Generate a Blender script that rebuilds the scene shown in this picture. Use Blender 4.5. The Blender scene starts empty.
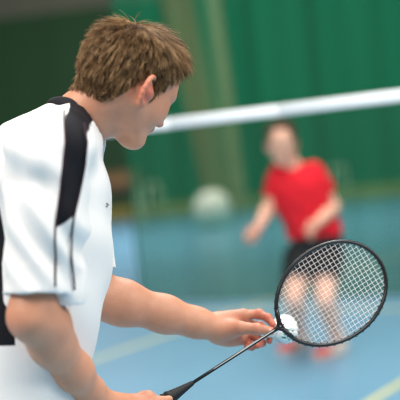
import bpy, math, random
import numpy as np
from mathutils import Vector, Matrix, Quaternion

random.seed(7); rng = np.random.default_rng(7)
scn = bpy.context.scene
COL = scn.collection
F32 = np.float32

# ------------------------------------------------------------------ camera
FPX = 1134.0
CAM_H = 1.40
PITCH = math.radians(2.27)
ROLL = math.radians(5.6)
cp, sp = math.cos(PITCH), math.sin(PITCH)
fwd = Vector((0, cp, -sp)); r0 = Vector((1, 0, 0)); u0 = Vector((0, sp, cp))
RI = r0 * math.cos(ROLL) - u0 * math.sin(ROLL)
UI = r0 * math.sin(ROLL) + u0 * math.cos(ROLL)
CAMP = Vector((0, 0, CAM_H))

def at(px, py, d):
    """point of the hall seen at this place of the photograph, d metres away"""
    return CAMP + fwd * d + RI * ((px - 200) * d / FPX) + UI * ((200 - py) * d / FPX)

def on_floor(px, py, z=0.0):
    v = fwd + RI * ((px - 200) / FPX) + UI * ((200 - py) / FPX)
    return CAMP + v * ((z - CAM_H) / v.z)

cd = bpy.data.cameras.new('camera')
cam = bpy.data.objects.new('camera', cd); COL.objects.link(cam)
M = Matrix((RI, UI, -fwd)).transposed().to_4x4(); M.translation = CAMP
cam.matrix_world = M
cd.sensor_width = 36; cd.lens = FPX / 400 * 36
cd.clip_end = 200
cd.dof.use_dof = True
cd.dof.focus_distance = 2.31
cd.dof.aperture_fstop = (cd.lens / 1000) / 0.042
scn.camera = cam
vs = scn.view_settings
vs.view_transform = 'Standard'; vs.look = 'None'; vs.gamma = 1; vs.exposure = 0.0
vs.use_curve_mapping = False
scn.cycles.filter_width = 1.1

# ------------------------------------------------------------------ materials
def lin(c):
    return tuple(((x / 255) / 12.92 if x / 255 <= 0.04045 else ((x / 255 + 0.055) / 1.055) ** 2.4) for x in c)

def mat(name, rgb, rough=0.6, spec=0.3, metal=0.0, noise=0.0, nscale=8.0, bump=0.0, bscale=60.0, stretch=None, **kw):
    m = bpy.data.materials.new(name); m.use_nodes = True
    nt = m.node_tree; b = nt.nodes['Principled BSDF']
    b.inputs['Roughness'].default_value = rough
    b.inputs['Specular IOR Level'].default_value = spec
    b.inputs['Metallic'].default_value = metal
    c = (*lin(rgb), 1)
    b.inputs['Base Color'].default_value = c
    tc = nt.nodes.new('ShaderNodeTexCoord')
    co = tc.outputs['Object']
    if stretch:
        mp = nt.nodes.new('ShaderNodeMapping'); mp.inputs['Scale'].default_value = stretch
        nt.links.new(co, mp.inputs['Vector']); co = mp.outputs['Vector']
    if noise:
        n = nt.nodes.new('ShaderNodeTexNoise'); n.inputs['Scale'].default_value = nscale; n.inputs['Detail'].default_value = 4
        nt.links.new(co, n.inputs['Vector'])
        r = nt.nodes.new('ShaderNodeValToRGB')
        r.color_ramp.elements[0].position = 0.3; r.color_ramp.elements[1].position = 0.7
        r.color_ramp.elements[0].color = tuple(x * (1 - noise) for x in c[:3]) + (1,)
        r.color_ramp.elements[1].color = tuple(min(1, x * (1 + noise)) for x in c[:3]) + (1,)
        nt.links.new(n.outputs['Fac'], r.inputs['Fac']); nt.links.new(r.outputs['Color'], b.inputs['Base Color'])
    if bump:
        n2 = nt.nodes.new('ShaderNodeTexNoise'); n2.inputs['Scale'].default_value = bscale; n2.inputs['Detail'].default_value = 3
        nt.links.new(co, n2.inputs['Vector'])
        bp = nt.nodes.new('ShaderNodeBump'); bp.inputs['Strength'].default_value = bump; bp.inputs['Distance'].default_value = 0.002
        nt.links.new(n2.outputs['Fac'], bp.inputs['Height']); nt.links.new(bp.outputs['Normal'], b.inputs['Normal'])
    return m

def attr_mix(m, layers):
    """layers: (attribute, edge-low, edge-high, rgb) painted in order over the base colour"""
    nt = m.node_tree; b = nt.nodes['Principled BSDF']
    inp = b.inputs['Base Color']
    if inp.is_linked:
        src = inp.links[0].from_socket
    else:
        rgbn = nt.nodes.new('ShaderNodeRGB'); rgbn.outputs[0].default_value = inp.default_value; src = rgbn.outputs[0]
    for a, lo, hi, rgb in layers:
        at_ = nt.nodes.new('ShaderNodeAttribute'); at_.attribute_name = a
        mr = nt.nodes.new('ShaderNodeMapRange'); mr.inputs['From Min'].default_value = lo; mr.inputs['From Max'].default_value = hi
        nt.links.new(at_.outputs['Fac'], mr.inputs['Value'])
        mx = nt.nodes.new('ShaderNodeMix'); mx.data_type = 'RGBA'
        nt.links.new(mr.outputs['Result'], mx.inputs['Factor'])
        nt.links.new(src, mx.inputs['A']); mx.inputs['B'].default_value = (*lin(rgb), 1)
        src = mx.outputs['Result']
    nt.links.new(src, inp)

def skin_mat(name, rgb, red, sss=0.12):
    m = mat(name, rgb, rough=0.45, spec=0.35, noise=0.07, nscale=28, bump=0.25, bscale=260)
    b = m.node_tree.nodes['Principled BSDF']
    b.inputs['Subsurface Weight'].default_value = sss
    b.inputs['Subsurface Radius'].default_value = (0.012, 0.005, 0.003)
    b.inputs['Subsurface Scale'].default_value = 0.6
    attr_mix(m, [('blush', 0.0, 1.0, red), ('lips', 0.0, 1.0, (176, 92, 84)), ('brow', 0.0, 1.0, (88, 62, 42)), ('nail', 0.0, 1.0, (226, 176, 160))])
    return m

# ------------------------------------------------------------------ object helpers
def mesh_obj(name, verts, faces, material, parent=None, smooth=True, attrs=None, mat_idx=None):
    me = bpy.data.meshes.new(name)
    verts = np.asarray(verts, dtype=F32)
    if isinstance(faces, np.ndarray):
        nf, k = faces.shape
        me.vertices.add(len(verts)); me.vertices.foreach_set('co', verts.ravel())
        me.loops.add(nf * k); me.loops.foreach_set('vertex_index', faces.astype(np.int32).ravel())
        me.polygons.add(nf)
        me.polygons.foreach_set('loop_start', np.arange(0, nf * k, k, dtype=np.int32))
        me.update(calc_edges=True); me.validate()
    else:
        me.from_pydata([tuple(map(float, v)) for v in verts], [], faces); me.update()
    for a, v in (attrs or {}).items():
        at_ = me.attributes.new(a, 'FLOAT', 'POINT'); at_.data.foreach_set('value', np.asarray(v, dtype=F32))
    mats = material if isinstance(material, (list, tuple)) else [material]
    for mm in mats: me.materials.append(mm)
    n = len(me.polygons)
    me.polygons.foreach_set('use_smooth', np.full(n, smooth, dtype=bool))
    if mat_idx is not None and len(mat_idx) == n:
        me.polygons.foreach_set('material_index', np.asarray(mat_idx, dtype=np.int32))
    me.update()
    o = bpy.data.objects.new(name, me); COL.objects.link(o)
    if parent is not None:
        o.parent = parent
        o.matrix_parent_inverse = Matrix.Identity(4)
        # verts were given in hall coordinates: keep them there
        o.matrix_basis = Matrix.Translation(-WORLD(parent))
    return o

def WORLD(o):
    v = Vector((0, 0, 0))
    while o is not None:
        v += o.matrix_basis.translation; o = o.parent
    return v

def thing(name, label, cat, loc, group=None):
    o = bpy.data.objects.new(name, None); COL.objects.link(o); o.empty_display_size = 0.1
    o.location = loc; o['label'] = label; o['category'] = cat
    if group: o['group'] = group
    return o

def struct(o):
    o['kind'] = 'structure'; return o

class MB:
    def __init__(s): s.v = []; s.f = []; s.m = []; s.cm = 0
    def add(s, v, f):
        b = len(s.v); s.v += [tuple(x) for x in v]; s.f += [[i + b for i in q] for q in f]; s.m += [s.cm] * len(f)
    def box(s, c, size, ax=None, bev=0.0):
        c = Vector(c); ax = ax or (Vector((1, 0, 0)), Vector((0, 1, 0)), Vector((0, 0, 1)))
        hx, hy, hz = (q / 2 for q in size)
        e = min(bev, hx * .9, hy * .9, hz * .9)
        if e <= 0:
            vv = [c + ax[0] * (sx * hx) + ax[1] * (sy * hy) + ax[2] * (sz * hz) for sz in (-1, 1) for sy in (-1, 1) for sx in (-1, 1)]
            s.add(vv, [[0, 2, 3, 1], [4, 5, 7, 6], [0, 1, 5, 4], [2, 6, 7, 3], [0, 4, 6, 2], [1, 3, 7, 5]]); return
        rings = []
        for z, i in ((-hz, e), (-hz + e, 0), (hz - e, 0), (hz, e)):
            ring = []
            for sx, sy in ((1, 1), (-1, 1), (-1, -1), (1, -1)):
                k = [(sx * (hx - i), sy * (hy - i - e)), (sx * (hx - i - e), sy * (hy - i))]
                if sx * sy < 0: k.reverse()
                ring += k
            rings.append([c + ax[0] * x + ax[1] * y + ax[2] * z for x, y in ring])
        vv = [p for r in rings for p in r]; f = []
        for a in range(3):
            for k in range(8): f.append([a * 8 + k, a * 8 + (k + 1) % 8, (a + 1) * 8 + (k + 1) % 8, (a + 1) * 8 + k])
        f.append(list(range(7, -1, -1))); f.append(list(range(24, 32)))
        s.add(vv, f)
    def tube(s, pts, rad, n=8, cap=True, closed=False, flat=1.0, up=None):
        pts = [Vector(p) for p in pts]; N = len(pts)
        rad = rad if isinstance(rad, (list, tuple)) else [rad] * N
        vv = []; f = []
        prev = None
        for i, p in enumerate(pts):
            if closed: t = pts[(i + 1) % N] - pts[i - 1]
            else: t = pts[min(i + 1, N - 1)] - pts[max(i - 1, 0)]
            t.normalize()
            if up is not None: a = up - t * up.dot(t)
            elif prev is None: a = t.orthogonal()
            else: a = prev - t * prev.dot(t)
            a.normalize(); prev = a; b = t.cross(a)
            for k in range(n):
                an = 2 * math.pi * k / n
                vv.append(p + a * (math.cos(an) * rad[i]) + b * (math.sin(an) * rad[i] * flat))
        R = N if closed else N - 1
        for i in range(R):
            j = (i + 1) % N
            for k in range(n): f.append([i * n + k, i * n + (k + 1) % n, j * n + (k + 1) % n, j * n + k])
        if cap and not closed:
            f.append(list(range(n - 1, -1, -1))); f.append([(N - 1) * n + k for k in range(n)])
        s.add(vv, f)
    def lathe(s, base, axis, prof, n=24):
        base = Vector(base); axis = Vector(axis).normalized(); a = axis.orthogonal().normalized(); b = axis.cross(a)
        vv = []; f = []
        for h, r in prof:
            for k in range(n):
                an = 2 * math.pi * k / n
                vv.append(base + axis * h + (a * math.cos(an) + b * math.sin(an)) * max(r, 1e-5))
        for i in range(len(prof) - 1):
            for k in range(n): f.append([i * n + k, i * n + (k + 1) % n, (i + 1) * n + (k + 1) % n, (i + 1) * n + k])
        s.add(vv, f)
    def build(s, name, material, parent=None, smooth=True):
        return mesh_obj(name, s.v, s.f, material, parent, smooth, mat_idx=s.m)

# ------------------------------------------------------------------ implicit body modelling
class Field:
    def __init__(s, lo, hi, h):
        s.h = h; s.lo = np.array(lo, F32)
        s.n = np.ceil((np.array(hi) - np.array(lo)) / h).astype(int) + 1
        s.d = np.full(s.n, 0.2, F32)
        s.ax = [s.lo[i] + h * np.arange(s.n[i], dtype=F32) for i in range(3)]
    def sub(s, lo, hi, pad):
        sl = []
        for i in range(3):
            a = int(max(0, math.floor((lo[i] - pad - s.lo[i]) / s.h))); b = int(min(s.n[i], math.ceil((hi[i] + pad - s.lo[i]) / s.h) + 1))
            if b - a < 1: return None, None
            sl.append(slice(a, b))
        sl = tuple(sl)
        g = np.meshgrid(s.ax[0][sl[0]], s.ax[1][sl[1]], s.ax[2][sl[2]], indexing='ij', sparse=True)
        return sl, g
    def comb(s, sl, d, k, op):
        a = s.d[sl]
        if op == 'add':
            if np.ndim(k) == 0 and k <= 0: s.d[sl] = np.minimum(a, d)
            else:
                hh = np.clip(k - np.abs(a - d), 0, None) / k
                s.d[sl] = np.minimum(a, d) - hh * hh * k * 0.25
        elif op == 'cut':
            d = -d
            if k <= 0: s.d[sl] = np.maximum(a, d)
            else:
                hh = np.clip(k - np.abs(a - d), 0, None) / k
                s.d[sl] = np.maximum(a, d) + hh * hh * k * 0.25
    def cone(s, a, b, ra, rb, k=0.02, op='add', pad=0.05):
        a = np.array(a, F32); b = np.array(b, F32)
        m = max(ra, rb)
        sl, g = s.sub(np.minimum(a, b) - m, np.maximum(a, b) + m, pad + k)
        if sl is None: return
        ab = b - a; L2 = float(ab @ ab) + 1e-12
        px, py, pz = g[0] - a[0], g[1] - a[1], g[2] - a[2]
        t = np.clip((px * ab[0] + py * ab[1] + pz * ab[2]) / L2, 0, 1)
        d = np.sqrt((px - t * ab[0]) ** 2 + (py - t * ab[1]) ** 2 + (pz - t * ab[2]) ** 2) - (ra + (rb - ra) * t)
        s.comb(sl, d.astype(F32), k, op)
    def chain(s, pts, rads, k=0.01, op='add'):
        for i in range(len(pts) - 1): s.cone(pts[i], pts[i + 1], rads[i], rads[i + 1], k, op)
    def ell(s, c, r, rot=None, k=0.02, op='add', pad=0.04):
        c = np.array(c, F32); r = np.array(r, F32)
        m = float(r.max())
        if rot is None: R = np.eye(3)
        else: R = np.array(rot, float)          # rows = local axes
        ext = np.sqrt(((R * r[:, None]) ** 2).sum(0))
        sl, g = s.sub(c - ext, c + ext, pad + k)
        if sl is None: return
        px, py, pz = g[0] - c[0], g[1] - c[1], g[2] - c[2]
        l = [(px * R[i, 0] + py * R[i, 1] + pz * R[i, 2]) for i in range(3)]
        k0 = np.sqrt((l[0] / r[0]) ** 2 + (l[1] / r[1]) ** 2 + (l[2] / r[2]) ** 2)
        k1 = np.sqrt((l[0] / r[0] ** 2) ** 2 + (l[1] / r[1] ** 2) ** 2 + (l[2] / r[2] ** 2) ** 2)
        d = np.where(k1 > 1e-6, k0 * (k0 - 1) / np.maximum(k1, 1e-6), -r.min())
        s.comb(sl, d.astype(F32), k, op)
    def loft(s, secs, Rax, Fax, k=0.03, p=2.3, op='add', grow=0.0):
        """secs: (z, cx, cy, half width along Rax, half depth along Fax)"""
        S = np.array(secs, float); z0, z1 = S[0, 0], S[-1, 0]
        m = S[:, 3:5].max() + grow
        lo = [S[:, 1].min() - m, S[:, 2].min() - m, z0]; hi = [S[:, 1].max() + m, S[:, 2].max() + m, z1]
        sl, g = s.sub(lo, hi, 0.05 + k)
        if sl is None: return
        z = g[2].ravel(); zc = np.clip(z, z0, z1)
        zf = np.linspace(z0, z1, 400)
        tab = [np.interp(zf, S[:, 0], S[:, i]) for i in range(1, 5)]
        ker = np.hanning(41); ker /= ker.sum()
        tab = [np.convolve(np.pad(t, 20, mode='edge'), ker, 'valid') for t in tab]
        cx, cy, w, dd = [np.interp(zc, zf, t).astype(F32) for t in tab]
        w = w + grow; dd = dd + grow
        qx, qy = g[0] - cx, g[1] - cy
        a = np.abs((qx * Rax[0] + qy * Rax[1])) / w; b = np.abs((qx * Fax[0] + qy * Fax[1])) / dd
        rr = (a ** p + b ** p) ** (1 / p)
        d = (rr - 1) * np.minimum(w, dd)
        d = np.maximum(d, np.maximum(z0 - g[2], g[2] - z1))
        s.comb(sl, d.astype(F32), k, op)
    def plane(s, pt, n, op='cut', lo=None, hi=None, k=0.0):
        """cut away the half space the normal points into (optionally within a box)"""
        n = np.array(n, float); n /= np.linalg.norm(n)
        lo = s.lo if lo is None else lo; hi = s.lo + s.h * s.n if hi is None else hi
        sl, g = s.sub(lo, hi, 0)
        if sl is None: return
        d = -((g[0] - pt[0]) * n[0] + (g[1] - pt[1]) * n[1] + (g[2] - pt[2]) * n[2])
        s.comb(sl, d.astype(F32), k, op)
    def mesh(s, smooth=1):
        d = s.d; h = s.h
        d[0] = d[-1] = 0.1; d[:, 0] = d[:, -1] = 0.1; d[:, :, 0] = d[:, :, -1] = 0.1
        ins = d < 0
        c = ins[:-1, :-1, :-1].astype(np.int8)
        cnt = np.zeros(c.shape, np.int8)
        for i in (0, 1):
            for j in (0, 1):
                for k in (0, 1):
                    cnt += ins[i:c.shape[0] + i, j:c.shape[1] + j, k:c.shape[2] + k]
        I, J, K = np.nonzero((cnt > 0) & (cnt < 8))
        idx = np.full(c.shape, -1, np.int32); idx[I, J, K] = np.arange(len(I))
        vals = {}
        for i in (0, 1):
            for j in (0, 1):
                for k in (0, 1): vals[i, j, k] = d[I + i, J + j, K + k]
        acc = np.zeros((len(I), 3), F32); num = np.zeros(len(I), F32)
        cor = [(i, j, k) for i in (0, 1) for j in (0, 1) for k in (0, 1)]
        for a in cor:
            for ax in range(3):
                if a[ax] == 1: continue
                b = list(a); b[ax] = 1; b = tuple(b)
                va, vb = vals[a], vals[b]
                x = (va < 0) != (vb < 0)
                t = np.where(x, va / np.where(x, va - vb, 1), 0)
                p = np.tile(np.array(a, F32), (len(I), 1)); p[:, ax] = t
                acc += p * x[:, None]; num += x
        V = acc / num[:, None] + np.stack([I, J, K], 1)
        V = s.lo + V * h
        faces = []
        for ax in range(3):
            o1, o2 = (ax + 1) % 3, (ax + 2) % 3
            A = np.take(ins, range(0, ins.shape[ax] - 1), ax); B = np.take(ins, range(1, ins.shape[ax]), ax)
            E = np.nonzero(A != B)
            E = np.stack(E, 1)
            ok = (E[:, o1] > 0) & (E[:, o2] > 0) & (E[:, o1] < ins.shape[o1] - 1) & (E[:, o2] < ins.shape[o2] - 1)
            E = E[ok]
            flip = A[E[:, 0], E[:, 1], E[:, 2]]
            def get(da, db):
                q = E.copy(); q[:, o1] += da; q[:, o2] += db
                return idx[q[:, 0], q[:, 1], q[:, 2]]
            q = np.stack([get(-1, -1), get(0, -1), get(0, 0), get(-1, 0)], 1)
            q[~flip] = q[~flip][:, ::-1]
            faces.append(q)
        Fc = np.concatenate(faces)
        Fc = Fc[(Fc >= 0).all(1)]
        for _ in range(smooth):
            V = relax(V, Fc, 0.5)
        return V, Fc

def relax(V, Fc, w=0.5):
    S = np.zeros_like(V); n = np.zeros(len(V), F32)
    for a in range(4):
        for b in (1, 3):
            j = Fc[:, (a + b) % 4]
            for c in range(3): S[:, c] += np.bincount(Fc[:, a], V[j, c], len(V)).astype(F32)
            n += np.bincount(Fc[:, a], minlength=len(V))
    return V * (1 - w) + w * S / np.maximum(n, 1)[:, None]

def vnormals(V, Fc):
    n = np.cross(V[Fc[:, 2]] - V[Fc[:, 0]], V[Fc[:, 3]] - V[Fc[:, 1]])
    N = np.zeros_like(V)
    for a in range(4):
        for c in range(3): N[:, c] += np.bincount(Fc[:, a], n[:, c], len(V))
    return N / np.maximum(np.linalg.norm(N, axis=1), 1e-12)[:, None]

def bump_at(P, c, r):
    return np.exp(-(((P - np.array(c, F32)) / np.array(r, F32)) ** 2).sum(1))

def sstep(a, b, x):
    t = np.clip((x - a) / (b - a), 0, 1); return t * t * (3 - 2 * t)

def join(parts):
    """parts: list of (V, F, attrs, matidx)"""
    Vs, Fs, At, Mi = [], [], {}, []
    base = 0; names = set(k for p in parts for k in p[2])
    for V, Fc, a, mi in parts:
        Vs.append(V); Fs.append(Fc + base); base += len(V); Mi.append(np.full(len(Fc), mi, np.int32))
        for k in names: At.setdefault(k, []).append(np.asarray(a.get(k, np.zeros(len(V))), F32))
    return np.concatenate(Vs), np.concatenate(Fs), {k: np.concatenate(v) for k, v in At.items()}, np.concatenate(Mi)

def uvsphere(c, r, n=14):
    V, Fc = [], []
    for i in range(n + 1):
        th = math.pi * i / n
        for j in range(2 * n):
            ph = math.pi * j / n
            V.append((c[0] + r * math.sin(th) * math.cos(ph), c[1] + r * math.sin(th) * math.sin(ph), c[2] + r * math.cos(th)))
    for i in range(n):
        for j in range(2 * n):
            k = (j + 1) % (2 * n)
            Fc.append((i * 2 * n + j, (i + 1) * 2 * n + j, (i + 1) * 2 * n + k, i * 2 * n + k))
    return np.array(V, F32), np.array(Fc)

def v3(p): return np.array((p[0], p[1], p[2]), float)

#==HALL==
# ------------------------------------------------------------------ the hall
# court axes: the lines of the court run away to the right
CA = math.radians(31.5)
aL = Vector((math.sin(CA), math.cos(CA), 0))      # along the court
bL = Vector((math.cos(CA), -math.sin(CA), 0))     # along the net
ZU = Vector((0, 0, 1))

m_floor = mat('blue_sports_floor', (104, 152, 180), rough=0.34, spec=0.45, noise=0.05, nscale=1.3)
m_line = mat('court_line_yellow', (206, 200, 132), rough=0.5, noise=0.05, nscale=4)
fl = MB(); fl.box((0, 16, -0.05), (60, 60, 0.1)); struct(fl.build('floor', m_floor, smooth=False))
def line(p, length0, length1, d, w, name):
    q = MB(); p = Vector(p); p.z = 0
    a, b = p + d * length0, p + d * length1
    q.box((a + b) / 2 + Vector((0, 0, 0.001)), ((b - a).length, w, 0.002), (d, ZU.cross(d), ZU))
    return struct(q.build(name, m_line, smooth=False))
line(on_floor(126, 349), -4, 6, aL, 0.05, 'trim_1')
line(on_floor(386, 392), -4, 6, aL, 0.05, 'trim_2')
line(on_floor(392, 309), -6, 4, bL, 0.05, 'trim_3')

m_wall = mat('dark_green_wall', (25, 55, 27), rough=0.8, noise=0.12, nscale=0.5, stretch=(1.6, 1.6, 0.05))
m_upper = mat('grey_upper_wall', (80, 78, 64), rough=0.8, noise=0.05, nscale=1)
m_base = mat('yellow_wood_skirting', (132, 120, 54), rough=0.6, noise=0.1, nscale=2)
WA = math.radians(10); wb = Vector((math.cos(WA), -math.sin(WA), 0)); wn = Vector((-math.sin(WA), -math.cos(WA), 0))
wp = on_floor(185, 214); wp.z = 0
def wall_box(name, x0, x1, z0, z1, th, m, off=0.0, bev=0):
    q = MB(); c = wp + wb * ((x0 + x1) / 2) + wn * (off) + ZU * ((z0 + z1) / 2)
    q.box(c, (x1 - x0, th, z1 - z0), (wb, -wn, ZU), bev)
    return q.build(name, m, smooth=False)
struct(wall_box('wall_back', -20, 22, 0, 5.25, 0.2, m_wall, -0.1))
struct(wall_box('wall_back_upper', -20, 22, 5.25, 8, 0.2, m_upper, -0.1))
struct(wall_box('baseboard_back', -20, 22, 0, 0.30, 0.06, m_base, 0.03))

# slanting laminated beam and the pale post beside it
m_wood = mat('laminated_timber', (122, 84, 38), rough=0.6, noise=0.12, nscale=3, stretch=(8, 8, 1))
m_pale = mat('pale_painted_metal', (196, 190, 160), rough=0.5)
m_postw = mat('pale_varnished_timber', (132, 118, 76), rough=0.5, noise=0.1, nscale=3)
DW = wp.y - 0.5
pa, pb = at(224, 212, DW), at(176, -12, DW); pa.z = 0.02
q = MB(); ax = (pb - pa).normalized(); q.box((pa + pb) / 2, ((pb - pa).length, 0.35, 0.74), (ax, -wn, ax.cross(-wn).normalized()), 0.02)
o = q.build('timber_beam', m_wood, smooth=False); o['label'] = 'leaning brown laminated timber beam against the green back wall'; o['category'] = 'beam'
pa, pb = at(242, 215, DW - 1.0), at(212, -12, DW - 1.0); pa.z = 0.02
q = MB(); ax = (pb - pa).normalized(); q.box((pa + pb) / 2, ((pb - pa).length, 0.2, 0.28), (ax, -wn, ax.cross(-wn).normalized()), 0.02)
o = q.build('support_post', m_postw, smooth=False); o['label'] = 'pale slanting post standing right of the brown timber beam'; o['category'] = 'post'

# gym ball on the floor by the wall
m_ball = mat('pale_rubber', (244, 240, 220), rough=0.45)
bp_ = on_floor(214, 228); R = 0.36
t = thing('gym_ball', 'big pale exercise ball lying on the floor behind the green netting', 'ball', (bp_.x, bp_.y, 0))
prof = [(R - R * math.cos(math.pi * i / 40), R * math.sin(math.pi * i / 40) * (1 + 0.006 * math.cos(i * 3.14159))) for i in range(41)]
q = MB(); q.lathe(bp_, ZU, prof, 40); q.build('ball_skin', m_ball, t)
q = MB(); q.lathe(bp_ + ZU * R + Vector((0.2, -R * .82, 0.1)), Vector((0.3, -1, .1)), [(0, 0.02), (0.012, 0.018), (0.014, 0)], 12); q.build('valve_plug', m_pale, t)

# bench and slim stands at the wall
m_dark = mat('dark_brown_wood', (58, 44, 26), rough=0.6)
m_brown = mat('brown_wood', (116, 82, 50), rough=0.6, noise=0.1, nscale=3)
bc = on_floor(116, 224); bc.z = 0
t = thing('side_table', 'brown wooden table with a dark shelf standing at the far green wall', 'table', bc)
def bbox(name, dx, z, sx, sy, sz, m, dy=0):
    q = MB(); q.box(bc + wb * dx + wn * dy + ZU * z, (sx, sy, sz), (wb, -wn, ZU), 0.01); return q.build(name, m, t, smooth=False)
bbox('table_top', 0, 1.17, 1.40, 0.56, 0.04, m_brown)
bbox('apron', 0, 1.02, 1.34, 0.50, 0.26, m_brown)
bbox('shelf', 0, .78, 1.26, 0.46, 0.20, m_dark)
for sx in (-0.62, 0.62):
    for sy in (-.2, .2): bbox('leg', sx, 0.45, 0.05, 0.05, 0.90, m_pale if sx > 0 else m_dark, sy)
stand0 = None
for px, py, lab in ((156, 221, 'pale folding stand near the wall, left of the exercise ball'), (341, 205, 'pale folding stand near the wall, behind the red-shirted player')):
    c = on_floor(px, py); c.z = 0
    t = thing('folding_stand', lab, 'stand', c, 'folding stands at the far wall')
    for sx in (-1, 1):
        q = MB(); q.tube([c + wb * (0.20 * sx), c + wb * (0.13 * sx) + ZU * 0.85], 0.022, 8); q.build('leg', m_pale, t)
    q = MB(); q.tube([c + wb * -.13 + ZU * .85, c + wb * .13 + ZU * .85], 0.022, 8); q.build('crossbar', m_pale, t)

# see-through green divider netting
def veil_mat():
    m = bpy.data.materials.new('green_divider_netting'); m.use_nodes = True; nt = m.node_tree
    nt.nodes.clear()
    out = nt.nodes.new('ShaderNodeOutputMaterial'); mix = nt.nodes.new('ShaderNodeMixShader')
    tr = nt.nodes.new('ShaderNodeBsdfTransparent')
    df = nt.nodes.new('ShaderNodeBsdfDiffuse'); df.inputs['Color'].default_value = (*lin((20, 120, 84)), 1)
    tl = nt.nodes.new('ShaderNodeBsdfTranslucent'); tl.inputs['Color'].default_value = (*lin((20, 120, 84)), 1)
    m2 = nt.nodes.new('ShaderNodeMixShader'); m2.inputs[0].default_value = 0.4
    nt.links.new(df.outputs[0], m2.inputs[1]); nt.links.new(tl.outputs[0], m2.inputs[2])
    tc = nt.nodes.new('ShaderNodeTexCoord')
    mp = nt.nodes.new('ShaderNodeMapping'); mp.inputs['Scale'].default_value = (1.1, 1.1, 0.03)
    n = nt.nodes.new('ShaderNodeTexNoise'); n.inputs['Scale'].default_value = 1.6; n.inputs['Detail'].default_value = 3
    nt.links.new(tc.outputs['Object'], mp.inputs[0]); nt.links.new(mp.outputs[0], n.inputs['Vector'])
    mr = nt.nodes.new('ShaderNodeMapRange'); mr.inputs['From Min'].default_value = .3; mr.inputs['From Max'].default_value = .7
    mr.inputs['To Min'].default_value = .56; mr.inputs['To Max'].default_value = .70
    nt.links.new(n.outputs['Fac'], mr.inputs['Value'])
    nt.links.new(mr.outputs['Result'], mix.inputs[0])
    nt.links.new(tr.outputs[0], mix.inputs[1]); nt.links.new(m2.outputs[0], mix.inputs[2])
    nt.links.new(mix.outputs[0], out.inputs[0])
    return m
VDIR = Vector((math.cos(math.radians(29)), -math.sin(math.radians(29)), 0)); VN = VDIR.cross(ZU)
v0 = on_floor(142, 303); v0.z = 0
W_ = 8.0; nx = 240
Vv, Ff = [], []
zs = [0.004, 0.06, 1, 2, 3, 4, 5, 6, 7.0]
for i in range(nx + 1):
    s_ = W_ * i / nx
    off = 0.035 * math.sin(s_ * 9) + 0.02 * math.sin(s_ * 21 + 1)
    for z in zs: Vv.append(v0 + VDIR * s_ + VN * off * (0.6 + 0.06 * z) + ZU * z)
nz = len(zs)
for i in range(nx):
    for k in range(nz - 1): Ff.append([i * nz + k, (i + 1) * nz + k, (i + 1) * nz + k + 1, i * nz + k + 1])
m_veil = veil_mat()
vt = thing('divider_netting', 'see-through green divider netting hanging to the floor behind the red-shirted player', 'netting', v0)
mesh_obj('netting', Vv, Ff, m_veil, vt)
q = MB(); q.tube([v0 + VDIR * (W_ * i / 40) + ZU * 7.0 for i in range(41)], 0.02, 8); q.build('top_rail', m_dark, vt)
m_hem = mat('green_hem_tape', (24, 84, 62), rough=0.8)
q = MB()
for i in range(nx):
    pass
q.tube([v0 + ZU * z for z in (0.01, 1, 3, 5, 7)], 0.008, 8); q.build('edge_cord', m_hem, vt)

# ------------------------------------------------------------------ badminton net
NZ = 1.588
nc = at(284, 106, 4.4); nc.z = 0
m_tape = mat('white_net_tape', (236, 238, 240), rough=0.7, noise=0.02, nscale=20, bump=0.2)
m_cord = mat('dark_net_cord', (44, 54, 44), rough=0.8)
m_post = mat('blue_grey_post', (70, 84, 90), rough=0.4, metal=0.3)
net = thing('badminton_net', 'badminton net with white top tape stretched across the blue court', 'net', nc)
S0, S1 = -4.6, 1.5
q = MB()
prof = []
for i in range(13):
    s_ = S0 + (S1 - S0) * i / 12
    prof.append(nc + bL * s_ + ZU * (NZ - 0.0375 - 0.012 * math.sin(math.pi * i / 12)))
for i in range(12):
    a, b = prof[i], prof[i + 1]
    d = (b - a).normalized(); q.box((a + b) / 2, ((b - a).length, 0.008, 0.048), (d, d.cross(ZU).normalized(), d.cross(d.cross(ZU)).normalized()), 0.003)
q.build('headband', m_tape, net)
q = MB()
zt, zb = NZ - 0.066, NZ - 0.79
nvert = int((S1 - S0) / 0.02); nhor = int((zt - zb) / 0.02)
for i in range(nvert + 1):
    a = nc + bL * (S0 + (S1 - S0) * i / nvert)
    q.box(a + ZU * (zt + zb) / 2, (0.0013, 0.0013, zt - zb), (bL, aL, ZU))
for k in range(nhor + 1):
    z = zb + (zt - zb) * k / nhor
    q.box(nc + bL * (S0 + S1) / 2 + ZU * z, (S1 - S0, 0.0013, 0.0013), (bL, aL, ZU))
q.build('netting', m_cord, net, smooth=False)
for s_ in (S0, S1):
    q = MB(); c = nc + bL * s_
    q.box(c + ZU * 0.02, (0.4, 0.28, 0.04), (aL, bL, ZU), 0.01)
    q.tube([c + ZU * 0.03, c + ZU * (NZ + .01)], 0.02, 14)
    q.tube([c + ZU * (NZ + .005), c + ZU * (NZ + .02)], 0.024, 14)
    q.build('post', m_post, net)

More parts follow.
